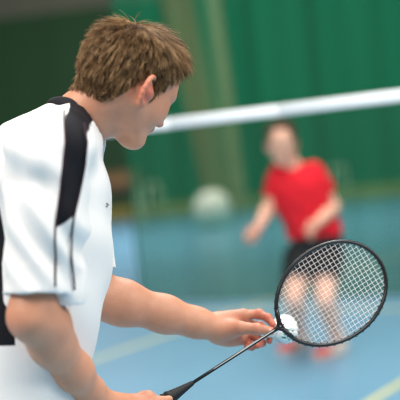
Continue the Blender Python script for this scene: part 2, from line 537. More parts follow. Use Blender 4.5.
# ------------------------------------------------------------------ light
w = bpy.data.worlds.new('daylight'); scn.world = w; w.use_nodes = True
bg = w.node_tree.nodes['Background']; bg.inputs[0].default_value = (0.98, 0.98, 1.0, 1); bg.inputs[1].default_value = 0.34
def area(name, loc, target, size, sy, power, col=(1, 1, 1)):
    l = bpy.data.lights.new(name, 'AREA'); l.shape = 'RECTANGLE'; l.size = size; l.size_y = sy; l.energy = power; l.color = col
    o = bpy.data.objects.new(name, l); COL.objects.link(o); o.location = loc
    o.rotation_euler = (Vector(target) - Vector(loc)).to_track_quat('-Z', 'Y').to_euler()
    return o
area('side_key_light', (-3.0, 0.2, 4.6), (0, 2.5, 1.2), 2.5, 2.0, 215, (1, 0.95, 0.88))  # soft key light for the man in white; no window stands here
area('ceiling_or_fill_lamp', (1.5, 1.0, 6.5), (0.3, 3.5, 0), 5, 2, 300, (1, 0.99, 0.96))
area('side_key_light', (4.2, 0.2, 3.6), (0.0, 2.6, 1.2), 2.5, 2.0, 165, (1, 0.96, 0.90))  # added fill from the right to brighten chest and face; no window there
area('ceiling_or_fill_lamp', (0.5, 4.6, 6.2), (0.8, 7.3, .8), 4, 2, 120, (1, 0.98, 0.95))  # added fill lamp aimed at the opponent to brighten his face
area('ceiling_or_fill_lamp', (1.5, 7.5, 6.8), (1, 7.5, 0), 5, 2, 330, (1, 0.99, 0.96))
area('ceiling_or_fill_lamp', (0, 19, 7.5), (0, 20, 0), 10, 4, 1700, (1, 0.99, 0.96))
#==PEOPLE==
# ------------------------------------------------------------------ heads
def poly_sd(P2, poly):
    """signed distance (negative inside) of 2-D points to a polygon"""
    P2 = np.asarray(P2, float); A = np.array(poly, float); n = len(A)
    d = np.full(len(P2), 1e9); ins = np.zeros(len(P2), bool)
    for i in range(n):
        a, b = A[i], A[(i + 1) % n]; e = b - a
        w_ = P2 - a
        t = np.clip((w_ @ e) / (e @ e), 0, 1)
        d = np.minimum(d, np.linalg.norm(w_ - t[:, None] * e, axis=1))
        c = (a[1] > P2[:, 1]) != (b[1] > P2[:, 1])
        x = (b[0] - a[0]) * (P2[:, 1] - a[1]) / (b[1] - a[1] + 1e-12) + a[0]
        ins ^= c & (P2[:, 0] < x)
    return np.where(ins, -d, d)

EARY, EARZ = -0.006, -0.030
def head_field(h, neck_to, neck_r=0.058):
    """face looks along +y, crown +z, right ear +x"""
    lo = np.minimum([-0.12, -0.14, -0.15], np.array(neck_to) - 0.09); hi = np.maximum([0.12, 0.15, 0.16], np.array(neck_to) + 0.09)
    f = Field(lo, hi, h)
    f.ell((0, -0.007, 0.031), (0.074, 0.097, 0.079), k=0); f.ell((0, .004, .046), (.064, .066, .070), k=.03)
    f.ell((0, 0.036, -0.008), (0.060, 0.058, 0.090), k=0.03)
    f.ell((0, -0.055, -0.01), (0.058, 0.050, 0.055), k=0.03)
    for s in (-1, 1):
        f.cone((s * .053, .004, -.052), (s * .018, .072, -.097), .019, .017, 0.03)
        f.ell((s * .043, .052, -.032), (.025, .031, .032), k=.025)
        f.cone((s * .050, .066, .020), (s * .012, .091, .020), .010, .009, .014)
    f.ell((0, .078, -.100), (.022, .018, .017), k=.02)
    f.cone((0, .060, -.062), (0, .074, -.050), .034, .026, .02)
    for s in (-1, 1):
        f.ell((s * .031, .097, .002), (.019, .015, .011), k=.012, op='cut')
    f.cone((0, .089, .010), (0, .110, -.026), .007, .010, .012)
    for s in (-1, 1):
        f.ell((s * .011, .100, -.030), (.008, .010, .007), k=.006)
        f.ell((s * .0065, .104, -.038), (.0035, .005, .004), k=.003, op='cut')
    f.ell((0, .0925, -.056), (.023, .009, .006), k=.006)
    f.ell((0, .0895, -.066), (.018, .009, .0065), k=.006)
    f.cone((-.022, .092, -.0605), (.022, .092, -.0605), .0015, .0015, .003, 'cut')
    for s in (-1, 1):                                # eyelids
        f.cone((s * .044, .076, .004), (s * .031, .0865, .0095), .0035, .004, .004)
        f.cone((s * .031, .0865, .0095), (s * .018, .083, .004), .004, .0035, .004)
        f.cone((s * .044, .076, .001), (s * .031, .084, -.006), .003, .003, .004)
        f.cone((s * .031, .084, -.006), (s * .018, .082, .001), .003, .003, .004)
    # neck
    a = np.array((0, -0.018, -0.045)); b = np.array(neck_to, float)
    f.cone(a, b, neck_r * .93, neck_r * 1.05, .035)
    return f

def ears(f):
    for s in (-1, 1):
        c = np.array((s * 0.081, EARY, EARZ))
        t = math.radians(24)                      # stands out from the head towards the back
        nx = np.array((s * math.cos(t), math.sin(t), 0)); ay = np.array((-s * math.sin(t) * s * s, math.cos(t) * -1, 0)); ay = np.array((s * math.sin(t), -math.cos(t), 0))
        tl = math.radians(12); up = np.array((0, 0, 1.0)); A = ay * math.cos(tl) - up * math.sin(tl); U = ay * math.sin(tl) + up * math.cos(tl)
        f.ell(c, (.0045, .016, .030), np.array((nx, A, U)), k=.008)
        pts = []
        for i in range(13):
            an = math.radians(-150 + 265 * i / 12)
            rr = .033 if an > -1 else .030
            pts.append(c + A * (.018 * math.cos(an)) + U * (rr * math.sin(an) + .002) + nx * (.004 + .003 * math.cos(an)))
        f.chain(pts, [.0046] * 10 + [.0042, .0036, .003], k=.003)
        f.ell(c - U * .026 - A * .003 + nx * .002, (.0055, .0085, .009), np.array((nx, A, U)), k=.006)
        f.ell(c + nx * .007 - A * .003 - U * .004, (.0065, .0085, .012), np.array((nx, A, U)), k=.004, op='cut')
        f.ell(c - A * .013 - U * .006 + nx * .004, (.004, .004, .006), np.array((nx, A, U)), k=.004)
        f.cone(c - A * .006, c * np.array((.86, 1, 1)) - A * .006, .014, .018, .01)

HL = np.radians([0, 22, 38, 50, 58, 65, 72, 79, 86, 100, 112, 125, 145, 180])
HZ = np.array([.102, .102, .100, .094, .078, .045, -.034, -.012, .010, .006, -.046, -.076, -.088, -.092])
def hair_sd(P):
    """>0 where hair grows"""
    ph = np.abs(np.arctan2(P[:, 0], P[:, 1] + 0.005))
    return P[:, 2] - np.interp(ph, HL, HZ)

def face_attrs(V):
    s = np.abs(V[:, 0])
    Q = np.stack([s, V[:, 1], V[:, 2]], 1)
    blush = 0.75 * bump_at(Q, (0, .112, -.028), (.014, .014, .014)) + .45 * bump_at(Q, (.047, .062, -.03), (.02, .02, .02))
    blush += .85 * bump_at(Q, (.088, EARY - .004, EARZ), (.016, .030, .040)) * sstep(.070, .080, s)
    lips = np.maximum(bump_at(Q, (0, .103, -.0565), (.019, .012, .0045)), bump_at(Q, (0, .1, -.066), (.015, .012, .005)))
    brow = sstep(.2, .7, bump_at(Q, (.030, .088, .0225 + 0), (.019, .03, .0045)))
    return dict(blush=np.clip(blush, 0, 1), lips=sstep(.3, .8, lips), brow=brow)

def make_hair(V, N, n, seed, lift=1.0, width=0.0008, segs=5, long=1.0):
    """short combed strands on the scalp; returns verts, faces, tint"""
    r = np.random.default_rng(seed)
    g = hair_sd(V)
    ear = (np.abs(V[:, 0]) > .0765) & (np.abs(V[:, 1] - EARY) < .03) & (V[:, 2] < .022)
    pr = np.where((g > 0) & ~ear & (V[:, 2] > -.1), 1.0, 0)
    idx = r.choice(len(V), n, p=pr / pr.sum())
    P = V[idx] + r.normal(0, .0012, (n, 3)); Nn = N[idx]; G = g[idx]
    whorl = np.array((0.008, -.060, .099))
    D = P - whorl
    D = D / np.maximum(np.linalg.norm(D, axis=1), 1e-6)[:, None]
    fr = sstep(.0, .07, P[:, 1]) * sstep(.05, .1, P[:, 2])
    D = D + r.normal(0, 1, (n, 3)) * (.9 * np.exp(-(((P - whorl) ** 2).sum(1)) / .018 ** 2))[:, None]
    D = D + np.stack([.35 * fr, .9 * fr, .8 * fr], 1)
    back = sstep(.0, -.08, P[:, 1])
    D[:, 2] -= .9 * (1 - sstep(.06, .12, P[:, 2]))
    D[:, 0] += .22 * back
    D = D - Nn * (D * Nn).sum(1)[:, None]
    D /= np.maximum(np.linalg.norm(D, axis=1), 1e-6)[:, None]
    # tufts: strands gather round the nearest guide
    ng = max(20, n // 9)
    gi = r.choice(n, ng, replace=False)
    near = np.zeros(n, int)
    for a in range(0, n, 2000):
        dd = ((P[a:a + 2000, None, :] - P[None, gi, :]) ** 2).sum(2); near[a:a + 2000] = gi[dd.argmin(1)]
    gdir = D + r.normal(0, .16, (n, 3)); glift = r.uniform(.10, .62, n)
    D = D * .35 + gdir[near] * .65 + r.normal(0, .07, (n, 3))
    Lf = glift[near] * lift * (1 - .45 * back) * (.35 + .65 * sstep(.02, .07, np.linalg.norm(P - whorl, axis=1)))
    top = sstep(.03, .1, P[:, 2])
    L = (.028 + .024 * top) * (.55 + .45 * sstep(0, .045, G)) * r.uniform(.75, 1.15, n) * long
    ctr = (np.abs(P[:, 0]) < .045) & (P[:, 1] > .05)
    L *= 1 - .50 * sstep(.02, .07, P[:, 1])
    L *= np.where(ctr, np.where(G < .02, .9, .9), np.where(G < .016, .62, 1))
    Lf = np.where(ctr, Lf + .22, Lf)
    pts = [P - Nn * .001]
    cur = P - Nn * .001
    for k in range(segs):
        t = k / segs
        step = D + Nn * (Lf * (1.05 - 1.15 * t))[:, None]
        step[:, 2] -= .12 * t
        step /= np.linalg.norm(step, axis=1)[:, None]
        cur = cur + step * (L / segs)[:, None]
        pts.append(cur)
    pts = np.stack(pts, 1)
    tipg = pts[near]
    for k in range(1, segs + 1):
        wgt = .28 * (k / segs) ** 1.3
        pts[:, k] = pts[:, k] * (1 - wgt) + (tipg[:, k] + r.normal(0, .0022, (n, 3))) * wgt
    T = pts[:, 1:] - pts[:, :-1]; T = np.concatenate([T, T[:, -1:]], 1)
    A = np.cross(T, Nn[:, None, :]); A /= np.maximum(np.linalg.norm(A, axis=2), 1e-9)[:, :, None]
    B = np.cross(T, A); B /= np.maximum(np.linalg.norm(B, axis=2), 1e-9)[:, :, None]
    wr = width * np.array([1, 1, .95, .85, .65, .25][:segs + 1] if segs == 5 else np.linspace(1, .3, segs + 1))
    ring = []
    for q in range(3):
        an = 2 * math.pi * q / 3
        ring.append(pts + A * (math.cos(an) * wr)[None, :, None] + B * (math.sin(an) * wr)[None, :, None])
    Vv = np.stack(ring, 2)                            # n, segs+1, 3, 3
    base = (np.arange(n) * (segs + 1) * 3)[:, None, None, None]
    kk = np.arange(segs)[None, :, None, None] * 3; qq = np.arange(3)[None, None, :, None]
    q2 = (qq + 1) % 3
    Fc = np.concatenate([base + kk + qq, base + kk + q2, base + kk + 3 + q2, base + kk + 3 + qq], 3).reshape(-1, 4)
    tint = np.repeat(np.clip(r.normal(.5, .22, n) * .55 + r.normal(.5, .42, n)[near] * .45, 0, 1), (segs + 1) * 3)
    return Vv.reshape(-1, 3), Fc, tint

def cap_mesh(V, Fc, N, thick):
    """scalp shell under the strands"""
    g = hair_sd(V)
    ear = (np.abs(V[:, 0]) > .0765) & (np.abs(V[:, 1] - EARY) < .03) & (V[:, 2] < .02)
    ok = (g > 0.002) & ~ear
    keep = ok[Fc].all(1); Ff = Fc[keep]
    used = np.unique(Ff); mp = np.full(len(V), -1); mp[used] = np.arange(len(used))
    t = thick * sstep(0.0, .03, g[used]) * (1 + .5 * sstep(.05, .1, V[used, 2])) * (1 - .9 * np.exp(-((V[used] - np.array((.008, -.060, .100))) ** 2).sum(1) / .03 ** 2))
    return V[used] + N[used] * (t + .0004)[:, None], mp[Ff]

def hair_material(name, dark, mid, light):
    m = mat(name, mid, rough=0.55, spec=0.25)
    nt = m.node_tree; b = nt.nodes['Principled BSDF']
    a = nt.nodes.new('ShaderNodeAttribute'); a.attribute_name = 'tint'
    r = nt.nodes.new('ShaderNodeValToRGB')
    r.color_ramp.elements[0].position = 0.1; r.color_ramp.elements[0].color = (*lin(dark), 1)
    r.color_ramp.elements[1].position = 0.95; r.color_ramp.elements[1].color = (*lin(light), 1)
    e = r.color_ramp.elements.new(.5); e.color = (*lin(mid), 1)
    nt.links.new(a.outputs['Fac'], r.inputs['Fac']); nt.links.new(r.outputs['Color'], b.inputs['Base Color'])
    return m

def frame(yaw, pitch, tilt):
    """columns: right, forward, up of a head turned yaw from straight-away towards the right, nodding, leaning to its right"""
    Fh = np.array((math.sin(yaw), math.cos(yaw), 0)); Rr = np.array((math.cos(yaw), -math.sin(yaw), 0)); U = np.array((0, 0, 1.0))
    Y = Fh * math.cos(pitch) - U * math.sin(pitch); Z = Fh * math.sin(pitch) + U * math.cos(pitch)
    X = Rr * math.cos(tilt) - Z * math.sin(tilt); Z = Z * math.cos(tilt) + Rr * math.sin(tilt)
    return np.stack([X, Y, Z], 1)

def eyes(parts, Hm, Hc, gaze=(0, 1, -.1)):
    for s in (-1, 1):
        c = np.array((s * .031, .0745, .002))
        V, Fc = uvsphere(c, .0122); parts.append(((V @ Hm.T + Hc).astype(F32), Fc, {}, 1))
        gz = np.array(gaze, float); gz /= np.linalg.norm(gz)
        V, Fc = uvsphere(c + gz * .0072, .0062, 10); parts.append(((V @ Hm.T + Hc).astype(F32), Fc, {}, 2))

m_eye = mat('eye_white', (232, 228, 222), rough=0.15, spec=.5)
m_iris = mat('iris', (52, 60, 66), rough=0.1, spec=.6)
#==MAN==
# ------------------------------------------------------------------ the man in white
DM = 2.20
sk = skin_mat('skin', (207, 147, 117), (200, 102, 82))
HEADC = v3(at(130, 80, DM)); HM = frame(math.radians(44), math.radians(39), math.radians(12))
NB = v3(at(74, 127, DM))
man_base = Vector((at(20, 400, DM).x, at(20, 400, DM).y, 0))
man = thing('person', 'man in white T-shirt with black shoulder stripe, seen from behind, holding racket and shuttlecock', 'person', man_base)
HS = np.array((.98, 1.0, .885))
parts = []
f = head_field(0.0022, ((NB - HEADC) @ HM) / HS); ears(f)
hv, hf = f.mesh(1); hn = vnormals(hv, hf); fa = face_attrs(hv)
parts.append((((hv * HS) @ HM.T + HEADC).astype(F32), hf, fa, 0))
eyes(parts, HM * HS, HEADC)
for s_ in (-1, 1):
    q = MB()
    for i in range(9):
        t = i / 8; x_ = s_ * (.020 + .024 * t); y_ = .0885 - .0115 * abs(t - .4) ** 1.5 * 2; z_ = .0065 - .006 * (t - .45) ** 2 * 4
        q.tube([(x_, y_ - .003, z_), (x_ * 1.02, y_ + .004, z_ - .0015), (x_ * 1.05, y_ + .009, z_ + .001)], [.0011, .0009, .0004], 4, cap=False)
    parts.append((((np.array(q.v) * HS) @ HM.T + HEADC).astype(F32), np.array(q.f), {}, 3))

# arms
def P3(l): return [v3(at(*q)) for q in l]
SHR, ELR, WRR = (48, 156, 1.995), (32, 317, 1.965), (99, 404, 2.155)
RB, RT = v3(at(107, 438, 2.235)), v3(at(281.4, 325.8, 2.37))     # butt and throat of the racket
ru = (RT - RB) / np.linalg.norm(RT - RB)
def arm_field(sh, el, wr, h, lo_, hi_, side):
    f = Field(lo_, hi_, h)
    sh, el, wr = map(np.array, (sh, el, wr))
    f.chain([sh, sh * .5 + el * .5, el], [.051, .045, .038], .02)
    ax = (wr - el) / np.linalg.norm(wr - el)
    up = (el - sh) / np.linalg.norm(el - sh)
    f.ell(el + up * .002 - ax * .008, (.029, .029, .029), k=.025)                      # elbow
    f.chain([el, el + (wr - el) * .28, el + (wr - el) * .6, el + (wr - el) * .85, wr], [.0355, .0385, .033, .0265, .0255], .025)
    f.ell(el + (wr - el) * .14 + np.array((.022, -.004, .012)), (.030, .026, .034), k=.03)
    return f
a, b, c = P3([SHR, ELR, WRR])
hc = v3(at(139, 414, 2.25))
allp = np.stack([a, b, c, hc])
f = arm_field(a, b, c, .0022, allp.min(0) - .09, allp.max(0) + .10, 1)
# right hand closed round the handle
xi = v3(RI); yi = v3(UI); zi = -v3(fwd)            # picture-right, up, towards the viewer
rn = zi - ru * (zi @ ru); rn /= np.linalg.norm(rn)     # racket normal, towards the viewer
rw = np.cross(rn, ru)                               # up-left side of the handle
def hp(l, wv, nv): return RB + ru * l + rw * wv + rn * nv
f.cone(c, hp(.070, .030, .016), .026, .024, .02); f.cone(c, hp(.045, .022, .022), .026, .022, .02)
f.cone(hp(.045, .022, .024), hp(.105, .024, .020), .020, .018, .015)
for i, l in enumerate((.040, .060, .080, .101)):
    r_ = (.0078, .0088, .0092, .009)[i]
    f.chain([hp(l, .034, .010), hp(l, .030, -.014), hp(l + .002, .006, -.029), hp(l + .004, -.020, -.020), hp(l + .004, -.025, .002)],
            [r_ * 1.15, r_, r_ * .95, r_ * .9, r_ * .75], .004)
f.chain([hp(.062, .018, .030), hp(.095, .016, .029), hp(.122, .008, .025), hp(.142, .001, .022)], [.015, .0115, .0095, .0075], .008)
V, Fc = f.mesh(1)
kn = bump_at(V, hc, (.05, .06, .05))
parts.append((V, Fc, dict(blush=np.clip(.35 * kn + .3 * bump_at(V, b - np.array((.03, 0, .01)), (.03, .05, .03)), 0, 1)), 0))
# left arm and hand reaching out with the shuttle
SHL, ELL, WRL = (58, 158, 2.38), (90, 294, 2.37), (214, 327.5, 2.46)
a, b, c = P3([SHL, ELL, WRL])
allp = np.stack([a, b, c, v3(at(285, 328, 2.46))])
f = Field(allp.min(0) - .075, allp.max(0) + .06, .0021)
f.chain([a, a * .5 + b * .5, b], [.054, .050, .046], .02)
f.chain([b, b + (c - b) * .25, b + (c - b) * .6, b + (c - b) * .85, c], [.043, .0445, .036, .0285, .0265], .03)
fingers = {
    'index': ([(243, 315, 2.48), (259, 314, 2.482), (268, 318, 2.470), (273, 325, 2.458)], [.0112, .0100, .0086, .0072]),
    'middle': ([(245, 323, 2.49), (260, 326, 2.497), (269, 333, 2.487), (269.5, 341, 2.474)], [.0105, .0092, .0082, .0068]),
    'ring': ([(243, 331, 2.49), (256, 337, 2.497), (262, 343, 2.485), (257, 346, 2.468)], [.0100, .0088, .0078, .0066]),
    'pinky': ([(240, 338, 2.484), (248, 343.5, 2.49), (252, 347, 2.478), (247, 347.5, 2.466)], [.009, .0078, .0068, .006])}
carp = [(219, 319, 2.466), (219, 324, 2.470), (218, 331, 2.470), (217, 336, 2.466)]
for (nm, (ps, rs)), cpnt in zip(fingers.items(), carp):
    q = P3(ps); f.cone(v3(at(*cpnt)), q[0], .0165, .0140, .014)
for nm, (ps, rs) in fingers.items():
    q = P3(ps); f.chain(q, rs, .0045)
    for j in (0, 1, 2): f.ell(q[j], (rs[j] * 1.06,) * 3, k=.005)
th = P3([(221, 331, 2.452), (240, 328, 2.434), (257, 329, 2.430), (271, 331, 2.437)])
f.cone(th[0], th[1], .0175, .0145, .024); f.chain(th[1:], [.0142, .0116, .0088], .006)
f.ell(v3(at(231, 338.5, 2.474)), (.026, .013, .0145), k=.02)
f.ell(v3(at(233, 329, 2.449)), (.022, .013, .014), k=.015)
f.ell(th[2], (.0112,) * 3, k=.006)
V, Fc = f.mesh(1)
bl = np.zeros(len(V))
for nm, (ps, rs) in fingers.items():
    for q in P3(ps)[1:]: bl = np.maximum(bl, .95 * bump_at(V, q, (.018, .018, .018)))
for q in th[1:]: bl = np.maximum(bl, .7 * bump_at(V, q, (.016, .014, .014)))
bl = np.maximum(bl, .5 * bump_at(V, v3(at(240, 333, 2.46)), (.04, .04, .04)))
nail = bump_at(V, th[3] - (th[3] - th[2]) * .10 + zi * .007 + yi * .003, (.0065, .0065, .0055))
parts.append((V, Fc, dict(blush=bl, nail=sstep(.45, .8, nail)), 0))

# trunk and legs under the clothes
TS = [(12, 425, .150, .105), (16, 392, .142, .105), (26, 340, .140, .108), (36, 290, .140, .112), (42, 240, .140, .112), (44, 195, .135, .104), (47, 165, .110, .085), (60, 140, .09, .07), (74, 126, .06, .06)]
BYAW = math.radians(86)
BF = np.array((math.sin(BYAW), math.cos(BYAW))); BR = np.array((math.cos(BYAW), -math.sin(BYAW)))
def sections(ts, dp=0.0):
    out = []
    for px, py, w_, d_ in ts:
        p = at(px, py, DM + dp); out.append((p.z, p.x, p.y, w_, d_))
    return sorted(out)
secs = sections(TS)
x0, y0, z0 = secs[0][1], secs[0][2], secs[0][0]
f = Field((x0 - .35, y0 - .35, 0), (x0 + .5, y0 + .35, 1.58), .008)
f.loft(secs, BR, BF, k=.03)
hipc = np.array((x0, y0, z0 - .06)); f.ell(hipc, (.11, .145, .11), k=.04)
KN, AN = [], []
for s, fx in ((1, .10), (-1, .02)):
    hp_ = hipc + np.array((BR[0] * s * .095, BR[1] * s * .095, -.02)); k_ = np.array((hp_[0] + .05 + fx, hp_[1], .50)); a_ = np.array((hp_[0] - .06 + fx, hp_[1] + (.02 if s < 0 else -.02), .085))
    KN.append(k_); AN.append(a_)
    f.chain([hp_, hp_ * .5 + k_ * .5, k_], [.092, .078, .055], .04); f.ell(k_ + np.array((.012, 0, 0)), (.05, .05, .055), k=.03)
    f.chain([k_, k_ * .68 + a_ * .32 + np.array((-.018, 0, 0)), a_], [.053, .056, .036], .04)
V, Fc = f.mesh(1); parts.append((V, Fc, {}, 0))
V, Fc, at_, mi = join(parts)
mesh_obj('body', V, Fc, [sk, m_eye, m_iris, mat('dark_lashes', (48, 32, 24), rough=.6)], man, attrs=at_, mat_idx=mi)

# hair
hm = hair_material('brown_hair', (58, 40, 24), (128, 96, 62), (186, 150, 108))
cv, cf = cap_mesh(hv, hf, hn, .0035)
sv, sf, tint = make_hair(hv, hn, 34000, 3, lift=1.05, width=.00052, long=1.1)
HV = np.concatenate([cv, sv]); HF = np.concatenate([cf, sf + len(cv)])
mesh_obj('hair', (HV * HS) @ HM.T + HEADC, HF, hm, man, attrs=dict(tint=np.concatenate([np.full(len(cv), .18), tint])))

# shirt
SS = [(10, 452, .18, .135), (12, 425, .18, .135), (17, 392, .172, .135), (27, 340, .170, .135), (38, 290, .170, .138), (44, 240, .170, .136), (46, 195, .165, .126), (50, 166, .140, .106), (62, 146, .100, .080), (74, 132, .066, .060)]
ssec = sections(SS)
shr, elr = P3([SHR, ELR]); shl, ell_ = P3([SHL, ELL])
lo = np.array((ssec[0][1] - .25, ssec[0][2] - .42, ssec[0][0] - .01)); hi = np.array((ssec[0][1] + .42, ssec[0][2] + .45, 1.60))
f = Field(lo, hi, .0040)
f.loft(ssec, BR, BF, k=0)
nbv = NB + np.array((0, 0, .02))
for s_ in (-1, 0, 1):
    f.cone(v3(at(58, 126, DM)) + np.array((0, s_ * .05, -abs(s_) * .012)), v3(at(14, 182, DM)) + np.array((0, s_ * .09, 0)), .040, .082, .04)
f.cone(v3(at(65, 121, DM)), v3(at(28, 152, DM)), .037, .070, .035)
for s_, sx in ((-1, SHR), (1, SHL)):
    f.cone(v3(at(75, 122, DM + s_ * .056)), v3(at(*sx)), .031, .058, .03)
    f.cone(v3(at(75, 122, DM + s_ * .056)), v3(at(90, 142, DM + s_ * .045)), .031, .026, .02)
hems = []
zg = f.ax[2][None, None, :]
for sh, el in ((shr, elr), (shl, ell_)):
    g = Field(lo, hi, .0040)
    ax = (el - sh) / np.linalg.norm(el - sh)
    hem = sh + ax * (np.linalg.norm(el - sh) * .865)
    hems.append((hem, ax))
    g.cone(nbv * .40 + sh * .60 + np.array((0, 0, -.02)), sh + np.array((0, 0, -.004)), .055, .066, .05)
    so = np.array((.007, 0, 0)); g.chain([sh, sh * .6 + el * .4 + so, hem + ax * .03 + so], [.068, .065, .0585], .035)
    nn = ax + np.array((.10 if sh is shr else 0, 0, 0))
    hd = np.linalg.norm(hem - sh)
    g.plane(hem, nn, lo=hem - .14, hi=hem + .14)
    g.cone(hem - ax * .10 + so, hem + ax * .05 + so, .050, .0545, .0, 'cut')
    if sh is shr:                                   # the front edge of the wide sleeve hangs a little lower
        g2 = Field(lo, hi, .0040)
        fh = hem + np.array((.058, .016, -.002)); ft = sh + np.array((.03, .01, -.06))
        g2.chain([ft, fh, fh - np.array((0, 0, .05))], [.036, .025, .025], .02)
        g2.plane(fh - np.array((0, 0, .022)), (-.1, 0, -1)); g2.cone(fh - np.array((0, 0, -.05)), fh - np.array((0, 0, .05)), .019, .021, 0, 'cut')
        g.comb((slice(None),) * 3, g2.d, .012, 'add')
    kk = (.008 + .045 * sstep(sh[2] - .12, sh[2] + .02, zg)).astype(F32)
    f.comb((slice(None),) * 3, g.d, kk, 'add')
nd = HEADC - NB; nd /= np.linalg.norm(nd)
f.cone(NB - nd * .015, NB + nd * .10, .056, .075, 0, 'cut')
V, Fc = f.mesh(2)
N = vnormals(V, Fc)
# soft folds
def folds(V):
    s = np.zeros(len(V))
    r = np.random.default_rng(5)
    for i in range(10):
        k = np.array((r.normal(0, 38), r.normal(0, 30), r.normal(0, 14))); s += np.sin(V @ k + r.uniform(0, 6)) * r.uniform(.3, 1)
    return s / 5
axr = hems[0][1]
rel = V - shr; tl = rel @ axr / np.linalg.norm(elr - shr)
onsl = sstep(.0, .25, tl) * (np.linalg.norm(rel - (rel @ axr)[:, None] * axr, axis=1) < .085)
dispv = folds(V) * .0042
dispv += onsl * .0042 * np.sin(V[:, 0] * 120 + V[:, 2] * 34 + 2 * np.sin(V[:, 2] * 20))
q0 = v3(at(30, 165, 2.0))
dispv += .0065 * np.sin((V[:, 0] - q0[0]) * 55 + (V[:, 2] - q0[2]) * 70) * np.exp(-((V - q0) ** 2).sum(1) / .10 ** 2)
chest = sstep(.04, .12, V[:, 0] - np.interp(V[:, 2], [s_[0] for s_ in ssec], [s_[1] for s_ in ssec]))
dispv += chest * .003 * np.sin(V[:, 2] * 42 + V[:, 1] * 26 + 1.0)
for (hm_, ax_), sh_ in zip(hems, (shr, shl)):
    dh = (hm_ - V) @ ax_; rad_ = np.linalg.norm((V - hm_) + dh[:, None] * ax_, axis=1)
    dispv *= np.where(rad_ < .10, sstep(-.03, .05, dh) * .85 + .15 * (dh > .05), 1)
V = V + N * dispv[:, None]
def xz(l, d=None):
    out = []
    for px, py in l:
        p = at(px, py, d or float(np.interp(py, [100, 150, 290], [2.10, 1.97, 1.925]))); out.append((p.x, p.z))
    return out
P2 = V[:, [0, 2]]
near = V[:, 1] < secs[4][2] + 0.02
stripe = xz([(62, 92), (67, 102), (69.5, 111), (71, 122), (70, 142), (66, 168), (61.5, 200), (57.5, 227), (66, 222.5), (75.5, 215), (79.5, 198), (86, 165), (89.5, 142), (87.5, 122), (92, 112), (84, 90)])
sd = poly_sd(P2, stripe)
# the far shoulder carries the same stripe
far_dx = shl[0] - shr[0]
P2f = P2 - np.array((far_dx * .9, 0)); sdf = poly_sd(P2f, stripe)
low_ = V[:, 2] < shr[2] - .03
rad0 = np.linalg.norm(rel - (rel @ axr)[:, None] * axr, axis=1)
sd = np.where((V[:, 2] < shr[2] + .01) & (rad0 > .080) & (V[:, 1] > shr[1] + .01), .05, sd)
relf = V - shl; axf = hems[1][1]; radf = np.linalg.norm(relf - (relf @ axf)[:, None] * axf, axis=1)
sdf = np.where((V[:, 2] < shl[2] + .01) & (radf > .080) & (V[:, 1] < shl[1] - .01), .05, sdf)
sd = np.where(near, sd, sdf)
side = xz([(-60, 205), (2, 205), (7, 238), (4, 262), (6, 300), (20, 322), (34, 342), (-10, 344), (-60, 338)], 2.06)
sds = poly_sd(P2, side)
is_sleeve = (np.linalg.norm(rel - (rel @ axr)[:, None] * axr, axis=1) < .078) & (tl > .25)
lat = np.abs(V[:, 1] - np.interp(V[:, 2], [s_[0] for s_ in ssec], [s_[2] for s_ in ssec]))
sds = np.where(is_sleeve, .05, np.maximum(sds, .070 - lat))
black = -np.minimum(sd, sds)
def polyline_d(P2, l):
    A = np.array(l); d = np.full(len(P2), 9.)
    for i in range(len(A) - 1):
        e = A[i + 1] - A[i]; w_ = P2 - A[i]; t = np.clip((w_ @ e) / (e @ e), 0, 1); d = np.minimum(d, np.linalg.norm(w_ - t[:, None] * e, axis=1))
    return d
m_shirt = mat('white_sport_fabric', (238, 235, 232), rough=0.75, spec=.2, bump=.10, bscale=420)
attr_mix(m_shirt, [('black', -.0008, .0008, (20, 20, 26))])
m_black = mat('black_sport_fabric', (22, 22, 28), rough=0.7, spec=.25, bump=.1, bscale=400)
shirt = mesh_obj('shirt', V, Fc, m_shirt, man, attrs=dict(black=black))
def on_cloth(l, n=40, d=None):
    A = np.array(xz(l, d)); seg = np.concatenate([[0], np.cumsum(np.linalg.norm(np.diff(A, axis=0), axis=1))])
    out = []
    for t in np.linspace(0, seg[-1], n):
        c_ = np.array((np.interp(t, seg, A[:, 0]), np.interp(t, seg, A[:, 1])))
        dd = ((P2 - c_) ** 2).sum(1); k_ = np.nonzero(dd < .009 ** 2)[0]
        if len(k_) == 0: continue
        y_ = V[k_, 1]; kk_ = k_[y_ < y_.min() + .008]
        w_ = 1 / (dd[kk_] + 1e-6); out.append(np.array((c_[0], (V[kk_, 1] * w_).sum() / w_.sum() - .0013, c_[1])))
    out = np.array(out)
    for _ in range(3): out[1:-1, 1] = (out[:-2, 1] + 2 * out[1:-1, 1] + out[2:, 1]) / 4
    return out
m_pipe = mat('dark_maroon_piping', (42, 12, 26), rough=.6)
q = MB()
q.tube(list(on_cloth([(70, 112), (71, 122), (70, 142), (66, 168), (61.5, 200), (57.5, 227), (56.5, 255), (56, 286)], 60)), .0018, 6)
q.tube(list(on_cloth([(87.5, 124), (89.5, 142), (86, 165), (79.5, 198), (75.5, 215), (72, 236), (71.5, 258), (73, 292)], 60)), .0018, 6)
q.build('piping', m_pipe, shirt)
